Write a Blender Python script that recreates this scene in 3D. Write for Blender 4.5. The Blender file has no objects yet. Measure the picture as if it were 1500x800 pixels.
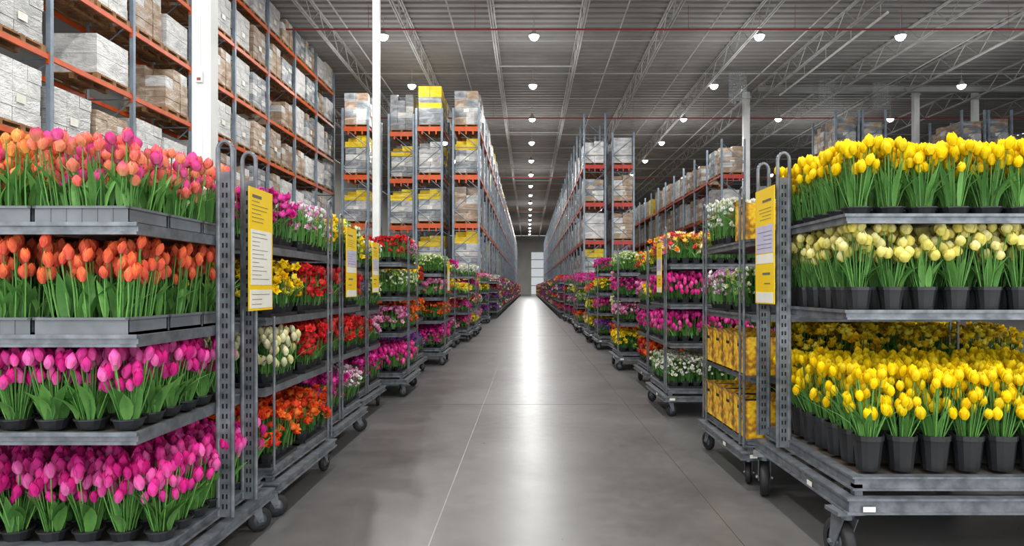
import bpy, math, random
from mathutils import Vector, Euler, Matrix
R = random.Random(7)
S = bpy.context.scene
COL = S.collection
CAMH = 1.4

# ------------------------------------------------------------ helpers
def lin(h):
    h = h.lstrip('#')
    o = []
    for i in (0, 2, 4):
        c = int(h[i:i+2], 16) / 255
        o.append(c/12.92 if c <= .04045 else ((c+.055)/1.055)**2.4)
    return tuple(o)

class MB:
    def __init__(s):
        s.v = []; s.f = []; s.m = []; s.c = []
    def add(s, vs, fs, m=0, c=None):
        b = len(s.v)
        s.v += vs
        s.f += [tuple(i+b for i in f) for f in fs]
        s.m += [m]*len(fs)
        if c is None: c = (1, 1, 1)
        if len(c) == 3 and not isinstance(c[0], (tuple, list)):
            s.c += [c]*len(vs)
        else:
            s.c += c
    def box(s, x0, x1, y0, y1, z0, z1, m=0, c=None):
        s.add([(x0,y0,z0),(x1,y0,z0),(x1,y1,z0),(x0,y1,z0),(x0,y0,z1),(x1,y0,z1),(x1,y1,z1),(x0,y1,z1)],
              [(0,3,2,1),(4,5,6,7),(0,1,5,4),(1,2,6,5),(2,3,7,6),(3,0,4,7)], m, c)
    def rod(s, a, b, r, n=6, m=0, c=None, r2=None, caps=True):
        a = Vector(a); b = Vector(b); d = (b-a)
        if d.length < 1e-6: return
        d.normalize()
        u = d.orthogonal().normalized(); w = d.cross(u)
        r2 = r if r2 is None else r2
        vs = []
        for (p, rr) in ((a, r), (b, r2)):
            for i in range(n):
                t = 2*math.pi*i/n + math.pi/n
                vs.append(tuple(p + u*math.cos(t)*rr + w*math.sin(t)*rr))
        fs = [(i, (i+1) % n, n+(i+1) % n, n+i) for i in range(n)]
        if caps: fs += [tuple(range(n-1, -1, -1)), tuple(range(n, 2*n))]
        s.add(vs, fs, m, c)
    def tube(s, pts, r, n=6, m=0, c=None):
        for i in range(len(pts)-1):
            s.rod(pts[i], pts[i+1], r, n, m, c)
    def lathe(s, prof, n=16, m=0, c=None, o=(0, 0, 0), axis='z'):
        vs = []; fs = []
        for (r, z) in prof:
            for i in range(n):
                t = 2*math.pi*i/n
                if axis == 'z': vs.append((o[0]+r*math.cos(t), o[1]+r*math.sin(t), o[2]+z))
                else: vs.append((o[0]+z, o[1]+r*math.cos(t), o[2]+r*math.sin(t)))
        for k in range(len(prof)-1):
            for i in range(n):
                fs.append((k*n+i, k*n+(i+1) % n, (k+1)*n+(i+1) % n, (k+1)*n+i))
        s.add(vs, fs, m, c)
    def mesh(s, name, mats, smooth=False):
        me = bpy.data.meshes.new(name)
        me.from_pydata(s.v, [], s.f)
        for mt in mats: me.materials.append(mt)
        me.polygons.foreach_set('material_index', s.m)
        if smooth: me.polygons.foreach_set('use_smooth', [True]*len(s.f))
        ca = me.color_attributes.new('Col', 'FLOAT_COLOR', 'POINT')
        flat = []
        for c in s.c: flat += [c[0], c[1], c[2], 1.0]
        ca.data.foreach_set('color', flat)
        me.update()
        return me

def obj(name, me, loc=(0,0,0), rot=(0,0,0), scale=(1,1,1), parent=None, label=None, cat=None, group=None, kind=None):
    o = bpy.data.objects.new(name, me)
    o.location = loc; o.rotation_euler = rot; o.scale = scale
    if parent is not None: o.parent = parent
    COL.objects.link(o)
    if label: o['label'] = label
    if cat: o['category'] = cat
    if group: o['group'] = group
    if kind: o['kind'] = kind
    return o

def mat(name, c, rough=.5, metal=0.0, c2=None, nscale=5.0, bump=0.0, bscale=40.0, attr=False, trans=0.0, rnd=0.0, spec=None):
    m = bpy.data.materials.new(name); m.use_nodes = True
    nt = m.node_tree; n = nt.nodes; l = nt.links
    b = n['Principled BSDF']
    b.inputs['Roughness'].default_value = rough
    b.inputs['Metallic'].default_value = metal
    if spec is not None: b.inputs['Specular IOR Level'].default_value = spec
    tc = n.new('ShaderNodeTexCoord')
    src = None
    if attr:
        a = n.new('ShaderNodeAttribute'); a.attribute_name = 'Col'
        src = a.outputs['Color']
        ns = n.new('ShaderNodeTexNoise'); ns.inputs['Scale'].default_value = 60
        l.new(tc.outputs['Object'], ns.inputs['Vector'])
        hs = n.new('ShaderNodeHueSaturation')
        mr = n.new('ShaderNodeMapRange'); mr.inputs[3].default_value = .88; mr.inputs[4].default_value = 1.22
        l.new(ns.outputs['Fac'], mr.inputs[0]); l.new(mr.outputs[0], hs.inputs['Value'])
        l.new(src, hs.inputs['Color']); src = hs.outputs['Color']
    else:
        ns = n.new('ShaderNodeTexNoise'); ns.inputs['Scale'].default_value = nscale
        ns.inputs['Detail'].default_value = 5
        l.new(tc.outputs['Object'], ns.inputs['Vector'])
        mx = n.new('ShaderNodeMix'); mx.data_type = 'RGBA'
        c2 = c2 or tuple(x*.75 for x in c)
        mx.inputs[6].default_value = (*c, 1); mx.inputs[7].default_value = (*c2, 1)
        rp = n.new('ShaderNodeMapRange'); rp.inputs[1].default_value = .35; rp.inputs[2].default_value = .65
        l.new(ns.outputs['Fac'], rp.inputs[0]); l.new(rp.outputs[0], mx.inputs[0])
        src = mx.outputs[2]
    if rnd > 0:
        oi = n.new('ShaderNodeObjectInfo'); h2 = n.new('ShaderNodeHueSaturation')
        mr2 = n.new('ShaderNodeMapRange'); mr2.inputs[3].default_value = 1-rnd; mr2.inputs[4].default_value = 1+rnd
        l.new(oi.outputs['Random'], mr2.inputs[0]); l.new(mr2.outputs[0], h2.inputs['Value'])
        l.new(src, h2.inputs['Color']); src = h2.outputs['Color']
    l.new(src, b.inputs['Base Color'])
    if bump > 0:
        nb = n.new('ShaderNodeTexNoise'); nb.inputs['Scale'].default_value = bscale
        bp = n.new('ShaderNodeBump'); bp.inputs['Strength'].default_value = bump
        l.new(tc.outputs['Object'], nb.inputs['Vector'])
        l.new(nb.outputs['Fac'], bp.inputs['Height']); l.new(bp.outputs[0], b.inputs['Normal'])
    if trans > 0:
        t = n.new('ShaderNodeBsdfTranslucent'); l.new(src, t.inputs['Color'])
        ms = n.new('ShaderNodeMixShader'); ms.inputs[0].default_value = trans
        l.new(b.outputs[0], ms.inputs[1]); l.new(t.outputs[0], ms.inputs[2])
        l.new(ms.outputs[0], n['Material Output'].inputs['Surface'])
    return m

M_petal = mat('petal', (1,1,1), .55, attr=True, trans=.28, rnd=.12, spec=.15)
M_leaf = mat('leaf', (1,1,1), .42, attr=True, trans=.2, rnd=.1, spec=.3)
M_black = mat('black_plastic', lin('#26272a'), .38, c2=lin('#191b1d'))
M_soil = mat('soil', lin('#1a130d'), .9)
M_crate = mat('grey_crate_plastic', lin('#72767b'), .45, c2=lin('#606468'), nscale=8)
M_steel = mat('galvanised_steel', lin('#83888e'), .4, .5, c2=lin('#5f6469'), nscale=14, bump=.05)
M_deck = mat('cart_deck', lin('#6f665c'), .55, .1, c2=lin('#50463c'), nscale=9)
M_rubber = mat('rubber', lin('#202022'), .6)
M_dark = mat('dark_gap', lin('#101010'), .8)
M_yel = mat('yellow_card', lin('#f3cd1a'), .45, c2=lin('#ecc210'))
M_white = mat('white_card', lin('#e9e7dc'), .5, c2=lin('#dedbce'))
M_ink = mat('ink', lin('#6b675c'), .6)
M_lilac = mat('lilac_card', lin('#c4c0d8'), .5)
M_orange = mat('orange_beam', lin('#d2561a'), .42, c2=lin('#b94812'), nscale=3)
M_redb = mat('red_beam', lin('#c0301f'), .42, c2=lin('#9c2415'), nscale=3)
M_up = mat('rack_upright', lin('#8795a3'), .45, .15, c2=lin('#6d7b88'), nscale=3)
M_wood = mat('pallet_wood', lin('#a5794e'), .75, c2=lin('#7e5836'), nscale=6)
M_colw = mat('white_paint', lin('#e2e4e2'), .4, c2=lin('#d2d5d3'), nscale=2)
M_pipe = mat('red_pipe', lin('#9a3030'), .5)
M_truss = mat('truss_paint', lin('#b4b5b3'), .5, .0, c2=lin('#a0a19f'), nscale=1)
M_gird = mat('girder_paint', lin('#8f908e'), .5, .0, c2=lin('#80817f'), nscale=1)
def wrap_mat(name, a, b, c):
    m = bpy.data.materials.new(name); m.use_nodes = True
    nt = m.node_tree; n = nt.nodes; l = nt.links; B = n['Principled BSDF']
    tc = n.new('ShaderNodeTexCoord'); mp = n.new('ShaderNodeMapping'); mp.inputs['Scale'].default_value = (1, 1, 2.6); mp.inputs['Rotation'].default_value = (.5, .3, 0)
    l.new(tc.outputs['Object'], mp.inputs['Vector'])
    ns = n.new('ShaderNodeTexNoise'); ns.inputs['Scale'].default_value = 1.8; ns.inputs['Detail'].default_value = 4; ns.inputs['Distortion'].default_value = 1.0
    l.new(mp.outputs[0], ns.inputs['Vector'])
    r = n.new('ShaderNodeValToRGB'); e = r.color_ramp.elements
    e[0].position = .3; e[0].color = (*lin(a), 1); e[1].position = .75; e[1].color = (*lin(c), 1); q = e.new(.52); q.color = (*lin(b), 1)
    l.new(ns.outputs['Fac'], r.inputs[0])
    oi = n.new('ShaderNodeObjectInfo'); h = n.new('ShaderNodeHueSaturation'); mr = n.new('ShaderNodeMapRange'); mr.inputs[3].default_value = .75; mr.inputs[4].default_value = 1.2
    l.new(oi.outputs['Random'], mr.inputs[0]); l.new(mr.outputs[0], h.inputs['Value']); l.new(r.outputs[0], h.inputs['Color']); l.new(h.outputs[0], B.inputs['Base Color'])
    B.inputs['Roughness'].default_value = .22
    n2 = n.new('ShaderNodeTexNoise'); n2.inputs['Scale'].default_value = 6; n2.inputs['Distortion'].default_value = 2; l.new(mp.outputs[0], n2.inputs['Vector'])
    bp = n.new('ShaderNodeBump'); bp.inputs['Strength'].default_value = .6; bp.inputs['Distance'].default_value = .05; l.new(n2.outputs['Fac'], bp.inputs['Height']); l.new(bp.outputs[0], B.inputs['Normal'])
    return m
M_ctn = [wrap_mat('wrapped_brown', '#8c7662', '#ab957e', '#d0c6bc'), wrap_mat('wrapped_white', '#aeafae', '#cfcfcd', '#e8e8e6'),
         wrap_mat('wrapped_grey', '#6e7276', '#94999d', '#c2c6c8'), wrap_mat('wrapped_yellow', '#e0bb10', '#f4d21c', '#f4e468')]

def emis(name, c, s):
    m = bpy.data.materials.new(name); m.use_nodes = True
    b = m.node_tree.nodes['Principled BSDF']
    b.inputs['Base Color'].default_value = (*c, 1)
    b.inputs['Emission Color'].default_value = (*c, 1); b.inputs['Emission Strength'].default_value = s
    return m
M_glow = emis('lamp_glow', (1, .99, .97), 22)
M_door = emis('door_panel_glow', (.8, .86, .9), .45)  # no lamp: the door's brightness is put in as emission

# ------------------------------------------------------------ floor
def floor_mat():
    m = bpy.data.materials.new('polished_concrete'); m.use_nodes = True
    nt = m.node_tree; n = nt.nodes; l = nt.links; b = n['Principled BSDF']
    tc = n.new('ShaderNodeTexCoord')
    n1 = n.new('ShaderNodeTexNoise'); n1.inputs['Scale'].default_value = .8; n1.inputs['Detail'].default_value = 9; n1.inputs['Roughness'].default_value = .64; n1.inputs['Distortion'].default_value = .3
    n2 = n.new('ShaderNodeTexNoise'); n2.inputs['Scale'].default_value = 9; n2.inputs['Detail'].default_value = 8; n2.inputs['Roughness'].default_value = .75
    l.new(tc.outputs['Object'], n1.inputs['Vector']); l.new(tc.outputs['Object'], n2.inputs['Vector'])
    r = n.new('ShaderNodeValToRGB')
    r.color_ramp.elements[0].position = .3; r.color_ramp.elements[0].color = (*lin('#4d4b4a'), 1)
    r.color_ramp.elements[1].position = .7; r.color_ramp.elements[1].color = (*lin('#6c6a69'), 1)
    l.new(n1.outputs['Fac'], r.inputs[0])
    mx = n.new('ShaderNodeMix'); mx.data_type = 'RGBA'; mx.blend_type = 'OVERLAY'; mx.inputs[0].default_value = .22
    l.new(r.outputs[0], mx.inputs[6]); l.new(n2.outputs['Fac'], mx.inputs[7])
    l.new(mx.outputs[2], b.inputs['Base Color'])
    mr = n.new('ShaderNodeMapRange'); mr.inputs[1].default_value = .3; mr.inputs[2].default_value = .7
    mr.inputs[3].default_value = .27; mr.inputs[4].default_value = .37
    l.new(n2.outputs['Fac'], mr.inputs[0]); l.new(mr.outputs[0], b.inputs['Roughness'])
    n3 = n.new('ShaderNodeTexNoise'); n3.inputs['Scale'].default_value = 1.6; n3.inputs['Detail'].default_value = 2
    l.new(tc.outputs['Object'], n3.inputs['Vector'])
    bp = n.new('ShaderNodeBump'); bp.inputs['Strength'].default_value = .07; bp.inputs['Distance'].default_value = .02
    l.new(n3.outputs['Fac'], bp.inputs['Height']); l.new(bp.outputs[0], b.inputs['Normal'])
    b.inputs['Specular IOR Level'].default_value = .45
    return m
XL, XR, Y0, Y1, ZC = -16.0, 34.0, -5.0, 138.0, 12.0
def shell(name, x0,x1,y0,y1,z0,z1, m, lab=None):
    mb = MB(); mb.box(x0,x1,y0,y1,z0,z1)
    return obj(name, mb.mesh(name, [m]), kind='structure')
shell('floor', XL, XR, Y0, Y1, -.2, 0, floor_mat())
M_wall = mat('wall_paint', lin('#cfcfcc'), .7, c2=lin('#c2c2be'), nscale=.5)
shell('wall_left', XL-.2, XL, Y0, Y1, 0, ZC, M_wall)
shell('wall_right', XR, XR+.2, Y0, Y1, 0, ZC, M_wall)
shell('wall_far', XL, XR, Y1, Y1+.2, 0, ZC, M_wall)
# corrugated deck
mb = MB(); p = .5; y = Y0; vs = []
while y < Y1:
    vs += [(y, 0), (y+p*.5, 0), (y+p*.6, .09), (y+p*.9, .09)]
    y += p
V = []
for (yy, zz) in vs: V += [(XL, yy, ZC+zz), (XR, yy, ZC+zz)]
mb.add(V, [(2*i, 2*i+1, 2*i+3, 2*i+2) for i in range(len(vs)-1)])
obj('ceiling', mb.mesh('ceiling', [mat('deck_metal', lin('#8a8886'), .6, .0, c2=lin('#7c7a78'), nscale=.6)]), kind='structure')
M_seam = mat('seam', lin('#98948f'), .6)
M_seamd = mat('seam_dark', lin('#3b3733'), .7)
mb = MB(); mb.box(-.545, -.539, Y0, Y1, .0, .0012); obj('trim_1', mb.mesh('seam', [M_seam]), kind='structure')
mb = MB(); mb.box(1.17, 1.175, Y0, Y1, .0, .0012); obj('trim_2', mb.mesh('seam', [M_seamd]), kind='structure')
for i, yy in enumerate((8.2, 20, 34)):
    mb = MB(); mb.box(-8, 9, yy, yy+.005, .0, .0011); obj('trim_%d' % (i+3), mb.mesh('seam', [M_seamd]), kind='structure')
# far door
mb = MB(); mb.box(.6, 3.5, Y1-.12, Y1-.02, 0, 8.6, 0)
for k in range(5): mb.box(.6, 3.5, Y1-.15, Y1-.12, 1.75*k+.05, 1.75*k+.2, 1)
mb.box(.4, .6, Y1-.2, Y1-.02, 0, 8.8, 1); mb.box(3.5, 3.7, Y1-.2, Y1-.02, 0, 8.8, 1)
obj('door_1', mb.mesh('door', [M_door, M_wall]), kind='structure')

# ------------------------------------------------------------ flower geometry
def bloom(mb, p, h, r, layers, c0, c1, tilt=(0, 0), rows=4, cols=2, rot0=0.0, m=0, edge=None):
    Mx = Euler((tilt[0], tilt[1], rot0)).to_matrix(); p = Vector(p)
    for li, (n, o, sc) in enumerate(layers):
        for k in range(n):
            a = 2*math.pi*k/n + li*math.pi/n
            W = math.pi/n*1.35
            vs = []; cs = []; fs = []
            for i in range(rows+1):
                t = i/rows
                rad = r*sc*((1-o)*math.sin(math.pi*(.12+.76*t))*(1.08-.16*t)+o*(.15+1.05*t))
                z = h*sc*(t if o < .5 else math.sin(t*1.7)*.8)
                w = W*max(.1, math.sin(math.pi*(.25+.72*t)))
                for j in range(cols+1):
                    u = (j/cols-.5)*2
                    aa = a+u*w; rr = rad*(1+.06*(1-abs(u)))
                    v = Mx @ Vector((rr*math.cos(aa), rr*math.sin(aa), z))
                    vs.append(tuple(p+v))
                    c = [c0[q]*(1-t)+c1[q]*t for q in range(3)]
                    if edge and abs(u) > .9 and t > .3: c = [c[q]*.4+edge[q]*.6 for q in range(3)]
                    cs.append(tuple(c))
            for i in range(rows):
                for j in range(cols):
                    b = i*(cols+1)+j
                    fs.append((b, b+1, b+cols+2, b+cols+1))
            mb.add(vs, fs, m, cs)

TULIP = [(3, .0, 1.0), (3, .0, .93)]
TULIPO = [(3, .16, 1.0), (3, .04, .93)]
ROSE = [(5, .85, 1.0), (5, .45, .8), (3, .05, .6)]

def leaf(mb, p, ang, L, w, lean, c0, c1, m=0, seg=4):
    vs = []; cs = []; p = Vector(p)
    d = Vector((math.cos(ang), math.sin(ang), 0)); s = Vector((-math.sin(ang), math.cos(ang), 0))
    for i in range(seg+1):
        t = i/seg
        q = p + d*(L*lean*t*t) + Vector((0, 0, L*t*(1-.25*lean*t)))
        ww = w*math.sin(math.pi*(.12+.86*t))
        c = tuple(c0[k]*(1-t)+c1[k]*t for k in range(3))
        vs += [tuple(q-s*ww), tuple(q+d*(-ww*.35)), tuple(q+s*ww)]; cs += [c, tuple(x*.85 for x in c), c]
    fs = []
    for i in range(seg):
        b = 3*i; fs += [(b, b+1, b+4, b+3), (b+1, b+2, b+5, b+4)]
    mb.add(vs, fs, m, cs)

G1, G2 = lin('#426f34'), lin('#689c4e')
def green(r, blue=0.0):
    a = r.random(); c = tuple(G1[i]*(1-a)+G2[i]*a for i in range(3))
    return (c[0], c[1], c[2]+.05*blue)

def bloom_meshes(name, pal, h=.06, r=.0195, layers=TULIP, rows=5, cols=2):
    out = []
    for i, q in enumerate(pal):
        mb = MB(); c0, c1 = lin(q[0]), lin(q[1]); e = lin(q[2]) if len(q) > 2 else None
        bloom(mb, (0, 0, 0), h, r, layers if i % 3 else (TULIPO if layers is TULIP else layers), c0, c1, rows=rows, cols=cols, edge=e)
        out.append(mb.mesh(name, [M_petal], True))
    return out

def container(mb, kind, a, b, h):
    if kind == 'pot':
        mb.lathe([(0, 0), (a*.72, 0), (a*.93, h*.86), (a, h*.86), (a, h), (a*.92, h), (a*.9, h*.85), (0, h*.85)], 14)
        mb.m[-14:] = [1]*14
    else:
        x, y, t = a, b, .008
        mb.box(-x, x, -y, y, 0, .01)
        mb.box(-x, x, -y, -y+t, 0, h); mb.box(-x, x, y-t, y, 0, h)
        mb.box(-x, -x+t, -y, y, 0, h); mb.box(x-t, x, -y, y, 0, h)
        mb.box(-x-.006, x+.006, -y-.006, -y+t, h-.01, h); mb.box(-x-.006, x+.006, y-t, y+.006, h-.01, h)
        mb.box(-x-.006, -x+t, -y-.006, y+.006, h-.01, h); mb.box(x-t, x+.006, -y-.006, y+.006, h-.01, h)
        for k in range(1, 6): mb.box(-x+2*x*k/6-.002, -x+2*x*k/6+.002, -y-.003, -y, 0, h)
        mb.box(-x+t, x-t, -y+t, y-t, .01, h*.8, 1)

def plant_template(kind, a, b, ch, H, nb, spread, cmat, nleaf, seed, leafL=.2, leafW=.014, zr=.13):
    r = random.Random(seed)
    mb = MB(); container(mb, kind, a, b, ch); cm = mb.mesh(kind, [cmat, M_soil])
    fo = MB(); places = []
    for i in range(nb):
        if kind == 'pot':
            ang = i*2.399+r.random()*.5; rr = spread*math.sqrt((i+.5)/nb)
            x, y = rr*math.cos(ang), rr*math.sin(ang)
            bx, by = x*.35, y*.35
        else:
            x = r.uniform(-a-.02, a+.02); y = -b-.02+(2*b+.03)*((i*.618) % 1.0); bx, by = x*.85, y*.8
        z = H - .055 - zr*r.random()**1.25
        mid = ((x+bx)/2+r.uniform(-.006, .006), (y+by)/2, (ch*.85+z)*.5)
        g = green(r); g = tuple(q*1.35 for q in g)
        fo.rod((bx, by, ch*.8), mid, .0033, 4, 0, g, caps=False); fo.rod(mid, (x, y, z+.004), .003, 4, 0, g, caps=False)
        places.append((i, (x, y, z), (r.uniform(-.25, .25), r.uniform(-.25, .25)+.5*x, r.uniform(0, 6.28)), r.uniform(.85, 1.15)))
    for i in range(nleaf):
        if kind == 'pot':
            ang = r.uniform(0, 6.28); rr = r.uniform(.1, .75)*a; bx, by = rr*math.cos(ang), rr*math.sin(ang); ang += r.uniform(-.5, .5)
        else:
            bx = r.uniform(-a*.9, a*.9); by = r.uniform(-b*.9, b*.9); ang = r.uniform(0, 6.28)
        g = green(r)
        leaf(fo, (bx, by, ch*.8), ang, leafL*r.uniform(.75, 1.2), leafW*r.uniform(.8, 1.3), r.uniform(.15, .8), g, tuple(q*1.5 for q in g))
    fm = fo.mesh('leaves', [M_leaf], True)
    return cm, fm, places

def spawn_plant(tmpl, name, cname, blooms, loc, rotz, label, cat, group, r, bs=1.0, zs=1.0):
    cm, fm, places = tmpl
    e = obj(name, cm, loc, (0, 0, rotz), (1, 1, 1), None, label, cat, group)
    obj('leaves', fm, parent=e, scale=(1, 1, zs))
    for (i, p, ro, s) in places:
        obj('tulip_bloom', blooms[(i+r.randrange(3)) % len(blooms)], (p[0], p[1], p[2]*zs), ro, (s*bs, s*bs, s*bs), e)
    return e

# ------------------------------------------------------------ cart parts
cache = {}
def shelf_mesh(L, D):
    k = ('sh', L, round(D, 3))
    if k in cache: return cache[k]
    mb = MB(); t = .046
    mb.box(0, L, 0, .03, -t, 0); mb.box(0, L, D-.03, D, -t, 0)
    mb.box(0, .03, .03, D-.03, -t, 0); mb.box(L-.03, L, .03, D-.03, -t, 0)
    mb.box(0, L, -.012, 0, -t, -t+.012); mb.box(0, L, -.012, 0, -.012, .004)
    mb.box(0, L, D, D+.012, -.012, .004); mb.box(-.012, 0, -.012, D+.012, -.012, .004)
    mb.box(.03, L-.03, .03, D-.03, -.03, -.012, 1)
    for q in (.25, .5, .75): mb.box(L*q-.02, L*q+.02, .03, D-.03, -t, -.03)
    cache[k] = mb.mesh('shelf', [M_steel, M_deck]); return cache[k]
def base_mesh(L, D, T=.135):
    k = ('ba', L, round(D, 3), T)
    if k in cache: return cache[k]
    mb = MB(); g = T*.4
    for (z0, z1, o, wd) in ((-g, 0, .05, .04), (-T, -g-.025, 0, .045)):
        mb.box(o, L-o, o, o+wd, z0, z1); mb.box(o, L-o, D-o-wd, D-o, z0, z1)
        mb.box(o, o+wd, o+wd, D-o-wd, z0, z1); mb.box(L-o-wd, L-o, o+wd, D-o-wd, z0, z1)
        mb.box(o-.015, L-o+.015, o-.015, o, z0, z0+.01); mb.box(o-.015, L-o+.015, o-.015, o, z1-.01, z1)
        mb.box(o-.015, o, o, D-o, z0, z0+.01); mb.box(o-.015, o, o, D-o, z1-.01, z1)
        mb.box(L-o, L-o+.015, o, D-o, z0, z0+.01); mb.box(L-o, L-o+.015, o, D-o, z1-.01, z1)
    mb.box(.09, L-.09, .09, D-.09, -.035, -.02, 1)
    for q in range(5):
        yy = .1+(D-.24)*q/4; mb.box(.04, L-.04, yy, yy+.05, -T+.02, -T+.05, 1)
    for (x, y) in ((.05, .05), (.05, D-.09), (L-.09, .05), (L-.09, D-.09)): mb.box(x, x+.04, y, y+.04, -g-.03, -.04)
    mb.box(-.018, -.015, D*.3, D*.3+.06, -T+.015, -T+.04, 2)
    mb.box(L*.03, L*.03+.06, -.018, -.015, -T+.015, -T+.04, 2)
    cache[k] = mb.mesh('platform', [M_steel, M_deck, M_white]); return cache[k]
def post_mesh(H, slim=False):
    k = ('po', round(H, 3), slim)
    if k in cache: return cache[k]
    mb = MB(); w = .036 if not slim else .045; pts = [(0, -w, 0), (0, -w, H-w)]
    for i in range(1, 8):
        a = math.pi*i/8; pts.append((0, -w*math.cos(a), H-w+w*1.3*math.sin(a)))
    pts += [(0, w, H-w), (0, w, 0)]
    mb.tube(pts, .011 if not slim else .009, 8)
    if not slim:
        mb.box(-.004, .004, -w, w, 0, H-.14)
        z = .04
        while z < H-.2:
            mb.box(-.0055, .0055, -.014, -.005, z, z+.024, 1); mb.box(-.0055, .0055, .005, .014, z, z+.024, 1); z += .05
    else:
        z = .2
        while z < H-.1: mb.rod((0, -w, z), (0, w, z), .005, 5); z += .3
    cache[k] = mb.mesh('post', [M_steel, M_dark]); return cache[k]
mb = MB()
mb.box(-.045, .045, -.04, .04, .178, .19); mb.lathe([(0, .16), (.028, .16), (.028, .178), (0, .178)], 10)
mb.add([(-.026,-.035,.165),(-.026,.035,.165),(-.026,.05,.06),(-.026,.02,.06),(-.022,-.035,.165),(-.022,.035,.165),(-.022,.05,.06),(-.022,.02,.06)],
       [(0,1,2,3),(7,6,5,4),(0,4,5,1),(1,5,6,2),(2,6,7,3),(3,7,4,0)])
mb.add([(.026,-.035,.165),(.026,.035,.165),(.026,.05,.06),(.026,.02,.06),(.022,-.035,.165),(.022,.035,.165),(.022,.05,.06),(.022,.02,.06)],
       [(3,2,1,0),(4,5,6,7),(1,5,4,0),(2,6,5,1),(3,7,6,2),(0,4,7,3)])
mb.rod((-.035, .035, .075), (.035, .035, .075), .008)
ME_fork = mb.mesh('caster', [M_steel])
mb = MB(); mb.lathe([(.045, -.018), (.07, -.018), (.075, -.01), (.075, .01), (.07, .018), (.045, .018)], 20, 0, axis='x')
mb.lathe([(0, -.014), (.045, -.014), (.047, 0), (.045, .014), (0, .014)], 16, 1, axis='x')
mb.lathe([(0, -.024), (.015, -.024), (.015, .024), (0, .024)], 10, 1, axis='x')
ME_wheel = mb.mesh('wheel', [M_rubber, M_steel], True)

def cart(side, x, y, D, zb, shelves, posts, H, sh, L=1.55, slim=True, T=.135, cx0=.07):
    X = (lambda a, w=0: x+a) if side > 0 else (lambda a, w=0: x-a-w)
    e = obj('flower_cart', base_mesh(L, D, T), (X(0, L), y, zb), label='grey steel tiered flower trolley on casters', cat='cart', group='flower trolleys along the aisle')
    ex = X(0, L)
    for z in shelves:
        obj('shelf', shelf_mesh(L-.09, sh[1]-sh[0]), (X(.06, L-.09)-ex, sh[0], z-zb), parent=e)
    for px in ((.02, L-.02) if slim else (.01, L-.01)):
        for py in posts:
            obj('post', post_mesh(H-zb+.05, slim), (X(px)-ex, py, -.05), (0, 0, 0 if slim else math.pi/2), parent=e)
    s = (zb-T)/.19
    for (cx, cy) in ((cx0, .09), (cx0, D-.09), (L-.07, .09), (L-.07, D-.09)):
        rz = R.uniform(-1.2, 1.2)
        c = obj('caster', ME_fork, (X(cx)-ex, cy, -zb+.0), (0, 0, rz), (s, s, s), parent=e)
        obj('wheel', ME_wheel, (0, .03, .075), parent=c)
    return e

# ------------------------------------------------------------ trays with flowers
def tray_geo(mc, mf, mp, o, hx, hy, H, typ, pal, r, nb, lod, mi=(0, 0, 0), cont=True, cidx=1):
    ox, oy, oz = o; ch = .07
    if cont:
        x0, x1, y0, y1 = ox-hx, ox+hx, oy-hy, oy+hy
        if lod == 0:
            mc.box(x0, x1, y0, y1, oz, oz+.02, mi[0]); 
            nx = max(2, round(2*hx/.13)); ny = max(2, round(2*hy/.13))
            for i in range(nx):
                for j in range(ny):
                    cx = x0+(i+.5)*2*hx/nx; cy = y0+(j+.5)*2*hy/ny
                    mc.lathe([(0, .02), (.04, .02), (.055, ch), (.058, ch+.008), (.048, ch+.008), (0, ch)], 8, mi[0], o=(cx, cy, oz))
        else:
            mc.box(x0, x1, y0, y1, oz, oz+ch, mi[0])
    nl = (85, 26, 8)[lod]
    for i in range(nl):
        bx, by = ox+r.uniform(-hx, hx)*.9, oy+r.uniform(-hy, hy)*.9
        g = green(r)
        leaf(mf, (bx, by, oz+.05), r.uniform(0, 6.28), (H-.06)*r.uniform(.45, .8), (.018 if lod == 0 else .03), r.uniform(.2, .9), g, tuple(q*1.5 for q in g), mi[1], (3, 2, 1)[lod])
    for i in range(nb):
        x = ox+r.uniform(-1, 1)*(hx+.03); y = oy+r.uniform(-1, 1)*(hy+.03)
        ed = max(abs(x-ox)/hx, abs(y-oy)/hy)
        z = oz+H*(r.uniform(.8, .98) if ed < .75 else r.uniform(.42, .95))
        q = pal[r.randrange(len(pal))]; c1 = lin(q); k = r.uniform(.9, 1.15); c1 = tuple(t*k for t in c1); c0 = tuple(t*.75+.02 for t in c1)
        tl = (r.uniform(-.5, .5), r.uniform(-.5, .5))
        if ed > .75 and typ != 'tulip': tl = (-(y-oy)/hy*.8+tl[0]*.5, (x-ox)/hx*.8+tl[1]*.5)
        ro = r.uniform(0, 6.28)
        if lod == 0:
            mf.rod((x*.9+ox*.1, y*.9+oy*.1, oz+.06), (x, y, z), .003, 3, mi[1], g, caps=False)
        if typ == 'tulip':
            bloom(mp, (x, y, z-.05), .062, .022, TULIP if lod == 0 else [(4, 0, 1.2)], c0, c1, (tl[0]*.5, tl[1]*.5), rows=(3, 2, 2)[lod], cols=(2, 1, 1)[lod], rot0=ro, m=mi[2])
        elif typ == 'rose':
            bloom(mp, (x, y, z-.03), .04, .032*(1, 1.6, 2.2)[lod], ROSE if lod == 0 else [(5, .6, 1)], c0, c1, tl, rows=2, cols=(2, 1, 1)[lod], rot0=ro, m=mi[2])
        else:
            bloom(mp, (x, y, z-.02), .026, .022*(1, 1.4, 2)[lod], [(5, .7, 1), (4, .2, .7)] if lod == 0 else [(4, .5, 1.3)], c0, c1, tl, rows=2, cols=1, rot0=ro, m=mi[2])

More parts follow.
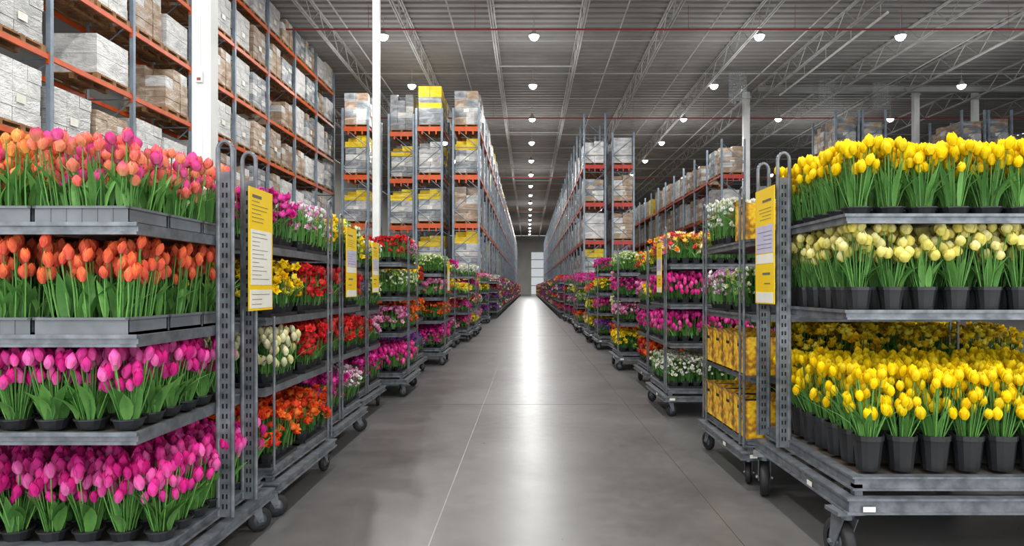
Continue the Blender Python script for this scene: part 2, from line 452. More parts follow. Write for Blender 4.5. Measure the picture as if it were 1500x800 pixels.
PAL = {
 'pink': ('tulip', ['#ea2f9a', '#f460b4', '#d82288'], 'hot pink tulips'),
 'magenta': ('rose', ['#e01f94', '#f050b4', '#c41c84'], 'magenta flowers'),
 'lpink': ('rose', ['#f08fc0', '#f7bcd8', '#e670ac'], 'light pink flowers'),
 'white': ('spray', ['#f5f2ea', '#e9e6d4', '#ffffff', '#dfe3c0'], 'white flowers'),
 'whitep': ('spray', ['#f3dfe8', '#efb9d4', '#ffffff', '#d98abf'], 'white and pale pink flowers'),
 'cream': ('tulip', ['#f4efc6', '#f1e9a8', '#e6e8bb'], 'cream tulips'),
 'red': ('rose', ['#d31e28', '#e63434', '#b4141e'], 'red flowers'),
 'dred': ('tulip', ['#a41c24', '#c22c2c', '#dc4a34'], 'dark red tulips'),
 'orange': ('rose', ['#ee561c', '#f67a2c', '#e03e1a'], 'orange flowers'),
 'yellow': ('rose', ['#fbdc17', '#fdea4a', '#f4c80e'], 'yellow flowers'),
 'mix': ('rose', ['#e8434e', '#f6a02c', '#f7d650', '#e86a8c', '#fff0d0'], 'mixed red and yellow roses'),
 'purple': ('spray', ['#9a42b4', '#b46cd2', '#7c3098'], 'purple flowers'),
 'green': ('spray', ['#a8c45a', '#7fa842', '#dfe6a8', '#f0f0e0'], 'green foliage with pale buds'),
}
TH = {}
def tray_tmpl(key, H, v):
    k = (key, H, v)
    if k not in TH:
        r = random.Random(sum(map(ord, key))*7+v*31+int(H*100))
        typ, pal, _ = PAL[key]
        a, b, c = MB(), MB(), MB()
        tray_geo(a, b, c, (0, 0, 0), .18, .235, H, typ, pal, r, {'tulip': 190, 'rose': 150, 'spray': 270}[typ], 0)
        TH[k] = (a.mesh('tray', [M_black]), b.mesh('leaves', [M_leaf], True), c.mesh('blooms', [M_petal], True))
    return TH[k]
def put_tray(key, x, y, z, H=.34):
    t = tray_tmpl(key, H, R.randrange(2))
    d = PAL[key][2]
    e = obj('flower_tray', t[0], (x, y, z+.001), (0, 0, R.choice((0, math.pi))), label='black tray of potted %s on trolley' % d, cat='flowers', group='flower trays on trolley shelves')
    obj('leaves', t[1], parent=e, kind='stuff'); obj('blooms', t[2], parent=e, kind='stuff')

SH = (.80, 1.22, 1.65)
ZB = .31
# ---------- cart L1
cart(-1, -1.5, 2.85, 1.15, ZB, (.82, 1.21, 1.66), (.55, .84), 2.12, (-.12, .9), slim=False)
# ---------- cart R1
ZQ = .47
cart(1, 1.56, 3.32, 1.34, ZQ, (1.285, 1.775), (.88, 1.24), 2.22, (.16, 1.26), L=2.0, slim=False, T=.17, cx0=.02)
pinkB = bloom_meshes('pink_bloom', [('#f478c4', '#e31c8e'), ('#ee5cb2', '#e62a9a'), ('#f890ce', '#f254b2'), ('#e63ca0', '#d4187e')])
orgB = bloom_meshes('orange_bloom', [('#f47a60', '#f75e38', '#fba058'), ('#ee6454', '#f87048', '#fdaa64'), ('#f27464', '#f0563e', '#fa9058')])
crimB = bloom_meshes('crimson_bloom', [('#ec4c8c', '#e62878'), ('#ee6068', '#e83c58', '#f27480'), ('#de348a', '#d4207e')])
peachB = bloom_meshes('peach_bloom', [('#f9c060', '#f0564c', '#fab860'), ('#f79660', '#ea485c', '#faae70'), ('#f9cc74', '#f4763e', '#fbcf74'), ('#f07494', '#e63478')], h=.052, r=.022)
rosyB = bloom_meshes('rosy_bloom', [('#f4906c', '#ea3470', '#f8a070'), ('#f9b07c', '#f05468', '#f9b07c'), ('#f07cac', '#e4288c'), ('#fac088', '#ea3c7c')], h=.052, r=.022)
yelB = bloom_meshes('yellow_bloom', [('#f8d810', '#ffe414'), ('#f4cf08', '#ffe930'), ('#eec60c', '#fddb06')], h=.062, r=.023)
paleB = bloom_meshes('pale_yellow_bloom', [('#f0e678', '#fdf4a8'), ('#f5ec88', '#fef8c4'), ('#ece272', '#fbf08c')], h=.058, r=.027)
T_pink = [plant_template('pot', .066, 0, .045, .35, 24, .098, M_black, 12, 10+i, .17, .025, .15) for i in range(4)]
T_orgc = [plant_template('crate', .188, .15, .07, .42, 98, 0, M_crate, 60, 20+i, .2, .02, .16) for i in range(3)]
T_topc = [plant_template('crate', .188, .15, .07, .41, 98, 0, M_crate, 80, 30+i, .21, .015, .2) for i in range(3)]
T_yb = [plant_template('pot', .077, 0, .18, .53, 25, .112, M_black, 9, 40+i, .25, .015, .22) for i in range(4)]
T_yp = [plant_template('pot', .068, 0, .12, .465, 21, .102, M_black, 10, 50+i, .18, .017, .17) for i in range(4)]
T_yt = [plant_template('pot', .078, 0, .045, .42, 26, .107, M_black, 16, 60+i, .24, .012, .15) for i in range(4)]
rr = random.Random(5)
def lab(c): return 'black pot of %s with green leaves on trolley' % c
for (z, y0, n, x0) in ((ZB, 2.97, 7, -1.6), (.82, 2.82, 6, -1.65)):
    for i in range(8):
        for j in range(n):
            spawn_plant(rr.choice(T_pink), 'potted_tulips', 'pot', pinkB, (x0-.155*i, y0+.15*j, z+.001), rr.uniform(0, 6.28),
                        lab('hot pink tulips'), 'potted tulips', 'potted pink tulips', rr, zs=(1.0 if z > .5 else 1.05))
for (z, T, sel) in ((1.21, T_orgc, 0), (1.66, T_topc, 1)):
    for i in range(3):
        for j in range(3):
            x = -1.8-.395*i; y = 2.9+.315*j
            B, nm = (orgB, 'coral orange') if sel == 0 else (rosyB, 'rosy pink and peach')
            if sel == 0 and i > 1: B, nm = (crimB, 'crimson pink')
            if sel == 1 and (i > 0 and j < 2): B, nm = peachB, 'peach and orange-pink'
            spawn_plant(T[(i+j) % 3], 'tulip_crate', 'crate', B, (x, y, z+.001), rr.choice((0, math.pi)),
                        'grey plastic crate of %s tulips on trolley shelf' % nm, 'potted tulips', 'tulip crates', rr, zs=.97)
# R1
for i in range(10):
    for j in range(7):
        spawn_plant(rr.choice(T_yb), 'potted_tulips', 'pot', yelB, (1.74+.17*i, 3.5+.165*j, ZQ+.001), rr.uniform(0, 6.28), 'tall black bucket of bright yellow tulips on trolley base', 'potted tulips', 'yellow tulip buckets', rr)
for i in range(10):
    for j in range(6):
        spawn_plant(rr.choice(T_yp), 'potted_tulips', 'pot', paleB, (1.74+.17*i, 3.6+.17*j, 1.286), rr.uniform(0, 6.28), lab('pale yellow tulips'), 'potted tulips', 'pale yellow tulip pots', rr)
        spawn_plant(rr.choice(T_yt), 'potted_tulips', 'pot', yelB if i < 7 or j % 2 else paleB, (1.72+.17*i, 3.58+.17*j, 1.776), rr.uniform(0, 6.28), lab('yellow tulips'), 'potted tulips', 'yellow tulip pots', rr, zs=.97)

# ---------- other carts
def fill(side, x, y, D, zs, rows, ncol, Hs=(.36, .36, .37, .38)):
    for zi, z in enumerate(zs):
        if zi >= len(rows) or rows[zi] is None: continue
        for c in range(ncol):
            for j in range(2):
                yy = y+.29+(D-.58)*j
                k = rows[zi][j] if isinstance(rows[zi], (tuple, list)) else rows[zi]
                if c > 1 and isinstance(rows[zi], (tuple, list)): k = rows[zi][0]
                if k: put_tray(k, x+side*(.24+.38*c), yy, z, Hs[zi])
# L2
c = cart(-1, -1.5, 4.08, 1.22, ZB, SH, (1.14,), 2.05, (-.02, 1.2))
fill(-1, -1.5, 4.08, 1.22, (ZB,)+SH, ['orange', ('cream', 'red'), ('yellow', 'red'), ('magenta', 'whitep')], 3)
mb = MB(); mb.rod((0, 0, 0), (0, 0, .92), .008, 8); obj('support_rod', mb.mesh('rod', [M_steel]), (1.55-.02, .0, 0), parent=c)
S2 = (.74, 1.15, 1.58); S3 = (.9, 1.42); S4 = (.82, 1.28, 1.72)
LQ = [(5.6, -1.6, SH, 2.02, [('magenta', 'whitep'), ('dred', 'red'), 'dred', ('yellow', 'green')]),
      (7.05, -1.72, S2, 2.1, ['magenta', ('dred', 'lpink'), ('purple', 'green'), ('yellow', 'white')]),
      (8.7, -1.56, S4, 2.05, ['pink', ('lpink', 'orange'), 'green', ('red', 'lpink')]),
      (10.5, -1.74, S3, 2.0, ['purple', 'orange', ('yellow', 'red')]),
      (12.3, -1.52, SH, 2.1, ['magenta', 'orange', 'lpink', 'green']),
      (14.1, -1.7, S2, 1.95, ['magenta', 'purple', 'orange', 'yellow'])]
for (y, x, ss, H, rw) in LQ:
    cart(-1, x, y, 1.15, ZB, ss, (.3,), H, (0, 1.15)); fill(-1, x, y, 1.15, (ZB,)+ss, rw, 2 if y < 8 else 3)
# R2 : boxes + flowers
ZR = (.33, .78, 1.21, 1.74)
cart(1, 1.5, 4.78, 1.2, .33, ZR[1:], (.08, 1.1), 2.1, (0, 1.2))
put_tray('green', 1.74, 5.07, 1.21, .36); put_tray('whitep', 1.74, 5.69, 1.21, .36)
put_tray('green', 2.12, 5.07, 1.21, .36); put_tray('yellow', 2.12, 5.69, 1.21, .36)
put_tray('white', 1.74, 5.69, 1.74, .4); put_tray('white', 2.12, 5.69, 1.74, .4); put_tray('green', 2.12, 5.07, 1.74, .36)
for c in range(1, 5):
    for j in range(2): put_tray('yellow', 1.5+.3+.38*c, 4.78+.29+.62*j, ZR[1], .37)
for c in range(2, 5): put_tray('yellow', 1.5+.27+.38*c, 4.78+.29, ZR[2], .37)
def carton_print():
    m = bpy.data.materials.new('printed_carton'); m.use_nodes = True
    nt = m.node_tree; n = nt.nodes; l = nt.links
    tc = n.new('ShaderNodeTexCoord'); v = n.new('ShaderNodeTexVoronoi'); v.inputs['Scale'].default_value = 30; v.feature = 'SMOOTH_F1'
    ns = n.new('ShaderNodeTexNoise'); ns.inputs['Scale'].default_value = 11; ns.inputs['Detail'].default_value = 7; ns.inputs['Roughness'].default_value = .7
    mx = n.new('ShaderNodeMath'); mx.operation = 'MULTIPLY_ADD'; mx.inputs[1].default_value = .35
    r = n.new('ShaderNodeValToRGB'); e = r.color_ramp.elements
    e[0].position = .5; e[0].color = (*lin('#f6d428'), 1); e[1].position = .62; e[1].color = (*lin('#e8ae20'), 1)
    q = e.new(.7); q.color = (*lin('#b87a26'), 1); q = e.new(.8); q.color = (*lin('#7a6a30'), 1)
    l.new(tc.outputs['Object'], v.inputs['Vector']); l.new(tc.outputs['Object'], ns.inputs['Vector'])
    l.new(v.outputs['Distance'], mx.inputs[0]); l.new(ns.outputs['Fac'], mx.inputs[2]); l.new(mx.outputs[0], r.inputs[0])
    l.new(r.outputs[0], n['Principled BSDF'].inputs['Base Color']); return m
M_cp = carton_print()
mb = MB(); w, d, h = .13, .13, .27
mb.box(-w, w, -d, d, 0, .01); mb.box(-w, w, -d, -d+.006, 0, h); mb.box(-w, w, d-.006, d, 0, h); mb.box(-w, -w+.006, -d, d, 0, h); mb.box(w-.006, w, -d, d, 0, h)
mb.box(-w+.006, w-.006, -d+.006, d-.006, .01, h*.9, 1)
mb.box(-w-.002, -w, -.035, .035, h*.72, h*.8, 2); mb.box(-.035, .035, -d-.002, -d, h*.72, h*.8, 2)
mb.add([(-w, -d, h), (-w, d, h), (-w-.02, d, h+.03), (-w-.02, -d, h+.03)], [(0, 1, 2, 3)]); mb.add([(w, -d, h), (w, d, h), (w+.02, d, h+.03), (w+.02, -d, h+.03)], [(3, 2, 1, 0)])
ME_ct = mb.mesh('printed_carton', [M_cp, M_soil, M_dark])
CL = 'yellow and brown printed cardboard flower box on trolley'
for z in (.33, .78):
    for i in range(1 if z > .5 else 3):
        for j in range(4):
            obj('printed_carton', ME_ct, (1.5+.16+.33*i, 4.96+.28*j, z+.001), (0, 0, 0), label=CL, cat='box', group='printed flower boxes on trolley')
obj('printed_carton', ME_ct, (1.69, 5.02, 1.741), label=CL, cat='box', group='printed flower boxes on trolley')
RQ = [(7.35, 1.47, SH, 2.05, ['white', 'pink', 'pink', 'mix']),
      (9.3, 1.62, S2, 1.95, [('orange', 'dred'), 'magenta', ('yellow', 'lpink'), ('yellow', 'mix')]),
      (11.5, 1.5, SH, 2.05, ['yellow', 'lpink', 'magenta', 'green']),
      (13.5, 1.72, S3, 1.9, ['orange', 'cream', 'lpink']),
      (15.4, 1.55, S4, 2.1, ['purple', 'magenta', 'yellow', 'magenta'])]
for (y, x, ss, H, rw) in RQ:
    cart(1, x, y, 1.15, ZB, ss, (.08,), H, (0, 1.15)); fill(1, x, y, 1.15, (ZB,)+ss, rw, 3)

# mid carts with merged rest of trays
mbT = MB()
rs = random.Random(77)
ys = {-1: [15.9+1.85*i for i in range(8)], 1: [17.4+1.9*i for i in range(7)]}
MIX = ['pink', 'magenta', 'magenta', 'lpink', 'red', 'orange', 'yellow', 'yellow', 'green', 'purple', 'mix', 'white']
for s in (-1, 1):
    for y in ys[s]:
        xe = 1.6+rs.uniform(-.12, .16); ss = rs.choice((SH, S2, S4, S3, (.75, 1.2)))
        cart(s, s*xe, y, 1.15, ZB, ss, (.1,), rs.uniform(1.75, 2.1), (0, 1.15))
        for z in (ZB,)+ss:
            typ, pal, _ = PAL[rs.choice(MIX)]
            for c in range(3):
                for j in range(2):
                    tray_geo(mbT, mbT, mbT, (s*(xe+.24+.38*c), y+.29+.57*j, z), .18, .25, rs.uniform(.34, .4), 'rose' if typ != 'spray' else typ, pal, rs, 40 if typ != 'spray' else 60, 1, (0, 1, 2))
# far trolleys turned parallel to the aisle
mbC = MB()
y = 31.5
while y < 128:
    for s in (-1, 1):
        x0, x1 = sorted((s*1.42, s*1.95))
        for z in (ZB,)+rs.choice((SH, S2, S3)):
            mbC.box(x0, x1, y, y+1.4, z-.04, z)
            typ, pal, _ = PAL[rs.choice(MIX)]
            tray_geo(mbT, mbT, mbT, (s*1.69, y+.7, z), .25, .65, .38, 'rose', pal, rs, 44, 2, (0, 1, 2))
        for px in (x0+.03, x1-.03):
            for py in (y+.03, y+1.37):
                mbC.rod((px, py, .15), (px, py, 1.95), .012, 4)
                mbC.lathe([(0, -.02), (.08, -.02), (.08, .02), (0, .02)], 8, 1, o=(px, py, .08), axis='x')
    y += 2.1
obj('flower_tray', mbT.mesh('flower_tray', [M_black, M_leaf, M_petal]), label='black trays of mixed bright flowers on far trolley shelves', cat='flowers', kind='stuff')
obj('flower_cart', mbC.mesh('flower_cart', [M_steel, M_rubber]), label='grey steel flower trolleys lining the far aisle', cat='cart', kind='stuff')

# ------------------------------------------------------------ signs
def sign(x, y0, y1, z0, z1, variant, side):
    mb = MB(); t = .003
    mb.box(-t, t, 0, y1-y0, 0, z1-z0, 0)
    W = y1-y0; H = z1-z0
    r = random.Random(variant)
    def both(y0_, y1_, z0_, z1_, m, top=False):
        a, b = (t+.0012, t+.002) if top else (t, t+.0012)
        mb.box(a, b, y0_*W, y1_*W, z0_*H, z1_*H, m)
        mb.box(-b, -a, y0_*W, y1_*W, z0_*H, z1_*H, m)
    if variant == 1:
        both(.03, .97, .02, .17, 1); both(.06, .94, .21, .66, 1)
        both(.12, .5, .92, .945, 2)
        for k in range(6): both(.1, .35+.5*r.random(), .89-.033*k, .894-.033*k, 2)
        for k in range(12): both(.12, .4+.45*r.random(), .63-.034*k, .634-.034*k, 2, True)
        for k in range(3): both(.1, .5+.4*r.random(), .13-.04*k, .134-.04*k, 2, True)
    else:
        both(.05, .95, .44, .68, 3); both(.05, .95, .01, .1, 1); both(.05, .95, .35, .43, 1)
        for k in range(5): both(.12, .5+.4*r.random(), .48+.035*k, .484+.035*k, 2, True)
        both(.15, .6, .88, .9, 2)
        for k in range(4): both(.15, .5+.4*r.random(), .82-.03*k, .824-.03*k, 2)
        both(.2, .6, .25, .27, 2); both(.2, .5, .17, .18, 2)
    mb.rod((0, W*.2, H), (0, W*.2, H+.05), .003, 6, 2); mb.rod((0, W*.8, H), (0, W*.8, H+.05), .003, 6, 2)
    obj('trolley_sign', mb.mesh('sign', [M_yel, M_white, M_ink, M_lilac]), (x, y0, z0), label='yellow cardboard information sign hanging on a flower trolley post', cat='sign', group='yellow trolley signs')
sign(-1.45, 3.54, 3.86, 1.28, 1.93, 1, 1)
sign(1.5, 4.16, 4.5, 1.3, 2.03, 2, -1)
sign(-1.575, 5.9, 6.25, 1.32, 1.93, 2, 1)
sign(-1.69, 7.4, 7.7, 1.35, 1.9, 2, 1)
sign(-1.49, 12.6, 12.9, 1.35, 1.9, 1, 1)
sign(1.45, 7.43, 7.7, 1.35, 1.9, 2, -1)

# ------------------------------------------------------------ racks
def upright_mesh(Hh, D):
    k = ('up', Hh, D)
    if k in cache: return cache[k]
    mb = MB()
    for x in (0, D-.09):
        mb.box(x, x+.02, -.045, .045, 0, Hh); mb.box(x+.07, x+.09, -.045, .045, 0, Hh); mb.box(x+.02, x+.07, -.045, -.03, 0, Hh)
        mb.box(x-.03, x+.12, -.08, .08, 0, .012)
    z = .3; f = 0
    while z < Hh-1:
        a, b = (.05, D-.05) if f else (D-.05, .05)
        mb.rod((a, 0, z), (b, 0, z+.9), .018, 4); mb.rod((.05, 0, z), (D-.05, 0, z), .018, 4)
        z += .9; f = 1-f
    cache[k] = mb.mesh('upright', [M_up]); return cache[k]
def beam_mesh(W, mt):
    k = ('bm', W, mt.name)
    if k in cache: return cache[k]
    mb = MB(); mb.box(-.025, .025, .05, W-.05, -.1, 0); mb.box(-.03, .03, .045, .07, -.18, .04); mb.box(-.03, .03, W-.07, W-.045, -.18, .04)
    cache[k] = mb.mesh('beam', [mt]); return cache[k]
def ebeam_mesh(D, mt):
    k = ('eb', D, mt.name)
    if k in cache: return cache[k]
    mb = MB(); mb.box(.09, D-.09, -.03, .03, -.2, 0)
    for q in (.25, .5, .75): mb.box(D*q-.03, D*q+.03, -.035, .0, -.34, -.2)
    cache[k] = mb.mesh('beam', [mt]); return cache[k]
def pallet_mesh():
    mb = MB()
    for i in range(7): mb.box(-.55, .55, -.6+.175*i, -.6+.175*i+.13, .11, .13)
    for x in (-.55, -.05, .45):
        mb.box(x, x+.1, -.6, .58, .09, .11); mb.box(x, x+.1, -.6, .58, 0, .02)
        for y in (-.6, -.06, .46): mb.box(x, x+.1, y, y+.12, .02, .09)
    return mb.mesh('pallet', [M_wood])
ME_pal = pallet_mesh()
# variants: 0 brown, 1 brown tall cartons, 2 white, 3 grey, 4 white with yellow top, 5 white wrapped smooth, 6 brown/white mix, 7 grey-white with yellow bands
def stack_mesh(Hh, v):
    r = random.Random(v*3+1); mb = MB(); m0 = (0, 0, 1, 2, 3, 1, 0, 3)[v % 8]
    nz = (5, 4, 4, 6, 6, 2, 4, 7)[v % 8]; dz = Hh/nz
    nx, ny = ((2, 3), (2, 3), (2, 3), (3, 3), (2, 2), (1, 1), (2, 3), (2, 2))[v % 8]
    for k in range(nz):
        for i in range(nx):
            for j in range(ny):
                if k == nz-1 and nx > 1 and r.random() < .2: continue
                wx, wy = 1.06/nx, 1.14/ny
                x0 = -.53+wx*i; y0 = -.57+wy*j; g = .004
                jx, jy = r.uniform(-.012, .012), r.uniform(-.012, .012)
                m = m0
                if v % 8 == 4: m = 3 if k >= nz-2 else (1 if r.random() < .7 else 2)
                elif v % 8 == 7: m = 3 if k in (nz-1, nz-2, nz-4) else 2
                elif v % 8 == 6: m = r.choice((0, 0, 1, 2))
                elif r.random() < .12: m = 1
                mb.box(x0+g+jx, x0+wx-g+jx, y0+g+jy, y0+wy-g+jy, .135+dz*k+.002, .135+dz*(k+1)-.004, m)
    if v % 2 == 0:
        mb.box(.55, .555, -.12, .12, Hh*.45, Hh*.45+.16, 4); mb.box(-.12, .12, -.595, -.59, Hh*.45, Hh*.45+.16, 4)
    return mb.mesh('carton_stack', M_ctn+[M_white])
STK = {}
def load(x, y, z, Hh, v, grp):
    k = (Hh, v)
    if k not in STK: STK[k] = stack_mesh(Hh, v)
    nm = ('brown cartons', 'brown cartons', 'white cartons', 'grey cartons', 'white and yellow cartons', 'white goods', 'mixed cartons', 'grey and yellow cartons')[v % 8]
    e = obj('pallet_load', ME_pal, (x, y, z), (0, 0, 0), label='wooden pallet of wrapped %s on a warehouse rack' % nm, cat='pallet', group=grp)
    obj('carton_stack', STK[k], parent=e, rot=(0, 0, R.uniform(-.02, .02)), scale=(R.uniform(.92, 1), R.uniform(.92, 1), R.uniform(.88, 1)))
def rack(x0, y, W, D, Hh, levels, mt, front=False, back_upright=False):
    e = obj('pallet_rack', upright_mesh(Hh, D), (x0, y, 0), label='steel pallet rack bay with %s beams and grey uprights' % ('orange' if mt is M_orange else 'red'), cat='rack', group='warehouse pallet racks')
    if back_upright: obj('upright', upright_mesh(Hh, D), (0, W-.1, 0), parent=e)
    for z in levels:
        for xx in (.045, D-.045): obj('beam', beam_mesh(W, mt), (xx, 0, z), parent=e)
        if front: obj('beam', ebeam_mesh(D, mt), (0, 0, z), parent=e)
lv = [1.1, 2.65, 4.2, 5.8, 7.3, 8.9, 10.4]
rk = random.Random(11)
yb = [7.5+2.7*i for i in range(9)]
for i, y in enumerate(yb):
    rack(-10.15, y, 2.7, 1.15, 11.4, lv, M_orange, back_upright=(i == len(yb)-1))
    for z in lv[1:]:
        for j in range(2):
            if rk.random() < .06: continue
            load(-9.58, y+.72+1.28*j, z+.001, rk.choice((.95, 1.1, 1.2) if z < 10 else (1.0,)), rk.choice((0, 2, 2, 5, 6, 3, 5, 1)), 'pallet loads on the near rack row')
lb = [2.1, 4.2, 6.3, 8.4]
def block_row(x0, y0, nb, D, levels, Hh, mt, vs, hh=(1.5, 1.7), front=None, grp='pallet loads on rack rows'):
    for i in range(nb):
        y = y0+2.7*i
        rack(x0, y, 2.7, D, Hh, levels, mt, front=(i == 0), back_upright=(i == nb-1))
        for zi, z in enumerate(levels):
            for j in range(2):
                if i > 0 and rk.random() < .06: continue
                v = rk.choice(vs)
                if front and i == 0 and j == 0: v = front[zi]
                load(x0+D/2, y+.72+1.28*j, z+.001, rk.choice(hh), v, grp)
block_row(-8.1, 29.6, 1, 1.2, lb, 9.2, M_orange, (4, 7, 0), front=(4, 4, 4, 6))
block_row(-6.3, 30.6, 1, 1.2, lb, 9.2, M_orange, (3, 0), front=(4, 4, 4, 3))
block_row(-4.9, 29.6, 1, 1.2, lb, 9.2, M_orange, (4, 7, 3), front=(4, 4, 2, 7))
block_row(-3.3, 29.6, 7, 1.2, lb, 9.2, M_orange, (3, 0, 2, 5, 6, 4), front=(4, 1, 4, 6))
lr = [2.0, 3.9, 5.9, 7.9]
block_row(2.9, 36, 5, 1.2, lr, 10.6, M_redb, (0, 2, 5, 3), (1.2, 1.4), front=(4, 5, 6, 2))
block_row(4.4, 36, 1, 1.2, lr, 9.6, M_redb, (0, 2, 5), (1.2, 1.4))
block_row(9.3, 33, 6, 1.2, [3.0, 5.0, 6.9], 8.6, M_redb, (0, 2, 5, 1, 3, 6), (1.2, 1.4))
for x in (14.8, 16.1, 20.9, 22.2): block_row(x, 33, 1, 1.2, [6.2, 8.2], 10, M_orange, (0, 6, 1, 0), (1.3, 1.5), front=(4, 6))
mbR = MB(); mbL = MB()
def far_row(x0, y0, y1, D, levels, Hh, mi):
    y = y0
    while y < y1:
        for x in (x0+.045, x0+D-.045): mbR.box(x-.045, x+.045, y-.045, y+.045, 0, Hh, 0)
        for z in levels:
            for x in (x0+.045, x0+D-.045): mbR.box(x-.025, x+.025, y, y+2.7, z-.12, z, mi)
            for j in range(2):
                if rk.random() < .1: continue
                h = rk.uniform(1.1, 1.6); yy = y+.14+1.28*j; m = rk.choice((0, 1, 2, 1, 1, 0, 3)); xc = x0+D/2
                for q in range(3): mbL.box(xc-.52, xc+.52, yy+.02, yy+1.12, z+.13+h*q/3+.004, z+.13+h*(q+1)/3, m)
                mbL.box(xc-.55, xc+.55, yy, yy+1.15, z, z+.12, 4)
        y += 2.7
far_row(-3.3, 29.6+2.7*7, 132, 1.2, lb, 9.2, 1)
far_row(2.9, 36+13.5, 132, 1.2, lr, 10.2, 2)
far_row(9.3, 33+16.2, 90, 1.2, [3.0, 5.0, 6.9], 8.6, 2)
obj('pallet_rack', mbR.mesh('pallet_rack', [M_up, M_orange, M_redb]), label='long far rows of steel pallet racking with orange beams', cat='rack', kind='stuff')
obj('pallet_load', mbL.mesh('pallet_load', M_ctn+[M_wood]), label='plastic-wrapped pallet loads on the far racking', cat='pallet', kind='stuff')

# ------------------------------------------------------------ columns
def column(x, y, w, Hh=ZC):
    mb = MB(); h = w/2; b = w*.08
    pr = [(-h, -h+b), (-h+b, -h), (h-b, -h), (h, -h+b), (h, h-b), (h-b, h), (-h+b, h), (-h, h-b)]
    mb.add([(p[0], p[1], 0) for p in pr]+[(p[0], p[1], Hh) for p in pr], [(i, (i+1) % 8, 8+(i+1) % 8, 8+i) for i in range(8)]+[tuple(range(8, 16))])
    mb.box(-h-.1, h+.1, -h-.1, h+.1, 0, .02); mb.box(-h-.05, h+.05, -h-.05, h+.05, Hh-.3, Hh-.27)
    mb.box(-h*.25, h*.25, -h-.01, -h, .02, Hh-.4)
    return obj('steel_column', mb.mesh('column', [M_colw]), (x, y, 0), label='white painted square steel roof column', cat='column', group='roof columns')
c = column(-3.6, 7.6, .21)
mb = MB(); mb.box(-.035, .035, -.03, 0, 0, .12, 0); mb.box(-.02, .02, -.034, -.03, .02, .05, 1); mb.rod((0, -.01, .12), (0, -.01, .75), .008, 6, 0)
obj('junction_box', mb.mesh('junction_box', [M_white, M_pipe]), (0, -.115, 3.65), parent=c)
column(-3.65, 16.4, .165); column(11.8, 37, .34); column(20.7, 36.5, .3); column(24.2, 37, .3)

# ------------------------------------------------------------ roof steel
def truss_mesh(y0, y1, d, step):
    mb = MB()
    for z in (0, -d):
        mb.box(-.07, -.015, y0, y1, z-.05, z); mb.box(.015, .07, y0, y1, z-.05, z)
    y = y0; f = 0
    while y < y1-step:
        mb.rod((0, y, -.02 if f else -d), (0, y+step, -d if f else -.02), .022, 4); y += step; f = 1-f
    return mb.mesh('truss', [M_truss])
TM = truss_mesh(0, Y1, .75, .9)
for x in (-11.5, -8.0, -4.7, -1.35, 2.05, 5.3, 8.7, 12.1, 15.5, 19, 23, 27.5):
    obj('roof_truss', TM, (x, 0, ZC-.002), label='long open-web steel roof joist under the corrugated deck', cat='truss', group='roof joists')
mb = MB()
mb.box(0, 22, -.12, .12, 0, .03); mb.box(0, 22, -.12, .12, .27, .3); mb.box(0, 22, -.012, .012, .03, .27)
obj('roof_girder', mb.mesh('girder', [M_gird]), (11.6, 34.5, 11.3), label='deep grey steel I-beam girder under the roof', cat='girder')
mb = MB(); mb.box(0, 3.4, -.03, .03, 0, .05); CB = mb.mesh('brace', [M_truss])
for i in range(14):
    obj('cross_brace', CB, (-1.35, 24.0+6.5*i, ZC-.72), label='light grey steel brace between roof joists', cat='brace', group='roof cross braces')
mb = MB(); mb.box(-16, 34, -.02, .02, -.02, .02); BR = mb.mesh('bridging_bar', [M_truss])
for i in range(14):
    obj('bridging_bar', BR, (0, 15.2+4.3*i, ZC-.42), label='thin steel bridging bar running across the roof joists', cat='brace', group='roof bridging bars')
mb = MB(); mb.rod((0, 8, 0), (0, 130, 0), .03, 6); CD = mb.mesh('conduit', [M_truss])
for x, z in ((-2.9, 11.5), (3.5, 11.3), (7.0, 11.4), (10.6, 11.2), (-6.9, 11.3), (17.5, 11.3)):
    obj('conduit', CD, (x, 0, z), label='thin grey electrical conduit running under the roof', cat='pipe', group='roof conduits')
mb = MB(); mb.rod((-16, 0, 0), (34, 0, 0), .035, 8)
for k in range(12): mb.rod((-14+4*k, 0, 0), (-14+4*k, 0, .9), .008, 4)
PM = mb.mesh('sprinkler_pipe', [M_pipe])
for y in (25.6, 39, 60, 85): obj('sprinkler_pipe', PM, (0, y, 11.1), label='thin red sprinkler pipe hung under the roof', cat='pipe', group='red sprinkler pipes')
mb = MB(); mb.rod((0, 24.5, 0), (0, 35, 0), .05, 8)
for k in range(5): mb.rod((0, 25+2.3*k, 0), (0, 25+2.3*k, .7), .01, 4)
obj('conduit', mb.mesh('conduit', [M_colw]), (12.9, 0, 11.3), label='white electrical conduit hung below the roof', cat='pipe')
mb = MB()
for k in range(7): mb.box(.12*k, .12*k+.09, .01*(k % 2), .01*(k % 2)+.004, -1.3-.1*(k % 3), 0)
M_pl = mat('clear_plastic', lin('#a9b0b2'), .2); M_pl.node_tree.nodes['Principled BSDF'].inputs['Alpha'].default_value = .12
HP = mb.mesh('plastic_strip', [M_pl])
for (x, y) in ((9.1, 31), (13.6, 32), (16.4, 32.5)):
    obj('hanging_plastic_strip', HP, (x, y, 11.2), label='clear plastic sheeting hanging from roof joists', cat='plastic sheet', group='hanging plastic sheets')

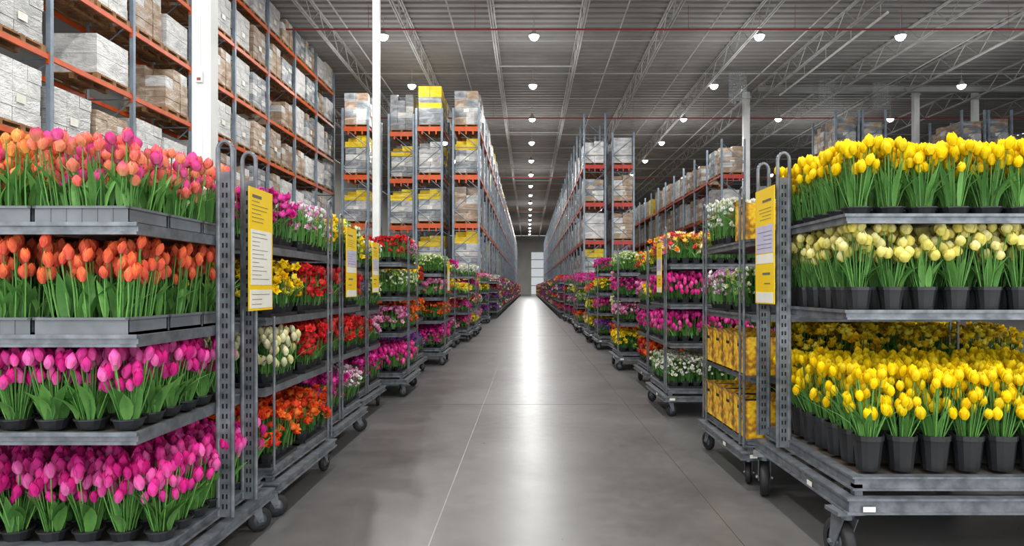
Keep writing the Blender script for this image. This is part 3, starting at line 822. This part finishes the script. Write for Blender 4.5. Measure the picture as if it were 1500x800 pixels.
# ------------------------------------------------------------ lamps
mb = MB(); mb.lathe([(0, .3), (.05, .3), (.09, .16), (.2, .05), (.22, 0), (.2, 0), (.19, .03), (0, .04)], 16); mb.rod((0, 0, .3), (0, 0, .75), .012, 6)
ME_h = mb.mesh('lamp_housing', [M_truss], True)
mb = MB(); mb.lathe([(0, -.17), (.08, -.155), (.14, -.11), (.18, -.04), (.19, .02), (0, .02)], 16); ME_g = mb.mesh('lens', [M_glow], True)
def area(x, y, z, P, size=.45, up=False):
    L = bpy.data.lights.new('lamp_or_fill_light', 'AREA'); L.shape = 'DISK'; L.size = size; L.energy = P; L.color = (1, .99, .97)
    o = bpy.data.objects.new('lamp_or_fill_light', L); o.location = (x, y, z); COL.objects.link(o)
    if up: o.rotation_euler = (math.pi, 0, 0)
    return o
for x in (-5.65, .22, 9.0, 14.5, 21):
    for i in range(20):
        y = .6+6.5*i
        if x in (14.5,) and i % 2: continue
        e = obj('high_bay_lamp', ME_h, (x, y, ZC-.78), label='round white high-bay ceiling lamp, switched on', cat='lamp', group='high-bay ceiling lamps')
        obj('lamp_lens', ME_g, parent=e, loc=(0, 0, -.01))
        if (i < 12 and x < 12) or x == .22:
            a = area(0, 0, -.2, (260 if x < 0 else 260)*(2 if i > 15 else 1), .4); a.parent = e
for x in (-5.65, .22, 9.0):
    area(x, -3, ZC-.8, 330)
for y in (16, 28, 42, 60, 85, 112):      # added fill lights facing up, without fixtures, to brighten the roof deck
    for x in ((-6, 0, 9, 18) if y < 50 else (0,)):
        area(x, y, 8.7, 120, 4.0, True)

# ------------------------------------------------------------ world, camera
w = bpy.data.worlds.new('World'); S.world = w; w.use_nodes = True
bg = w.node_tree.nodes['Background']; bg.inputs[0].default_value = (.97, .99, 1, 1); bg.inputs[1].default_value = 2.5
cd = bpy.data.cameras.new('camera'); cam = bpy.data.objects.new('camera', cd); COL.objects.link(cam)
cam.location = (0, 0, CAMH); cam.rotation_euler = (math.pi/2, 0, 0)
cd.sensor_width = 36; cd.lens = 24; cd.shift_x = -24/1500; cd.shift_y = 22/1500; cd.clip_end = 400; cd.clip_start = .05
S.camera = cam
S.view_settings.view_transform = 'Standard'
S.view_settings.exposure = 0.0
print('objects', len(bpy.data.objects))
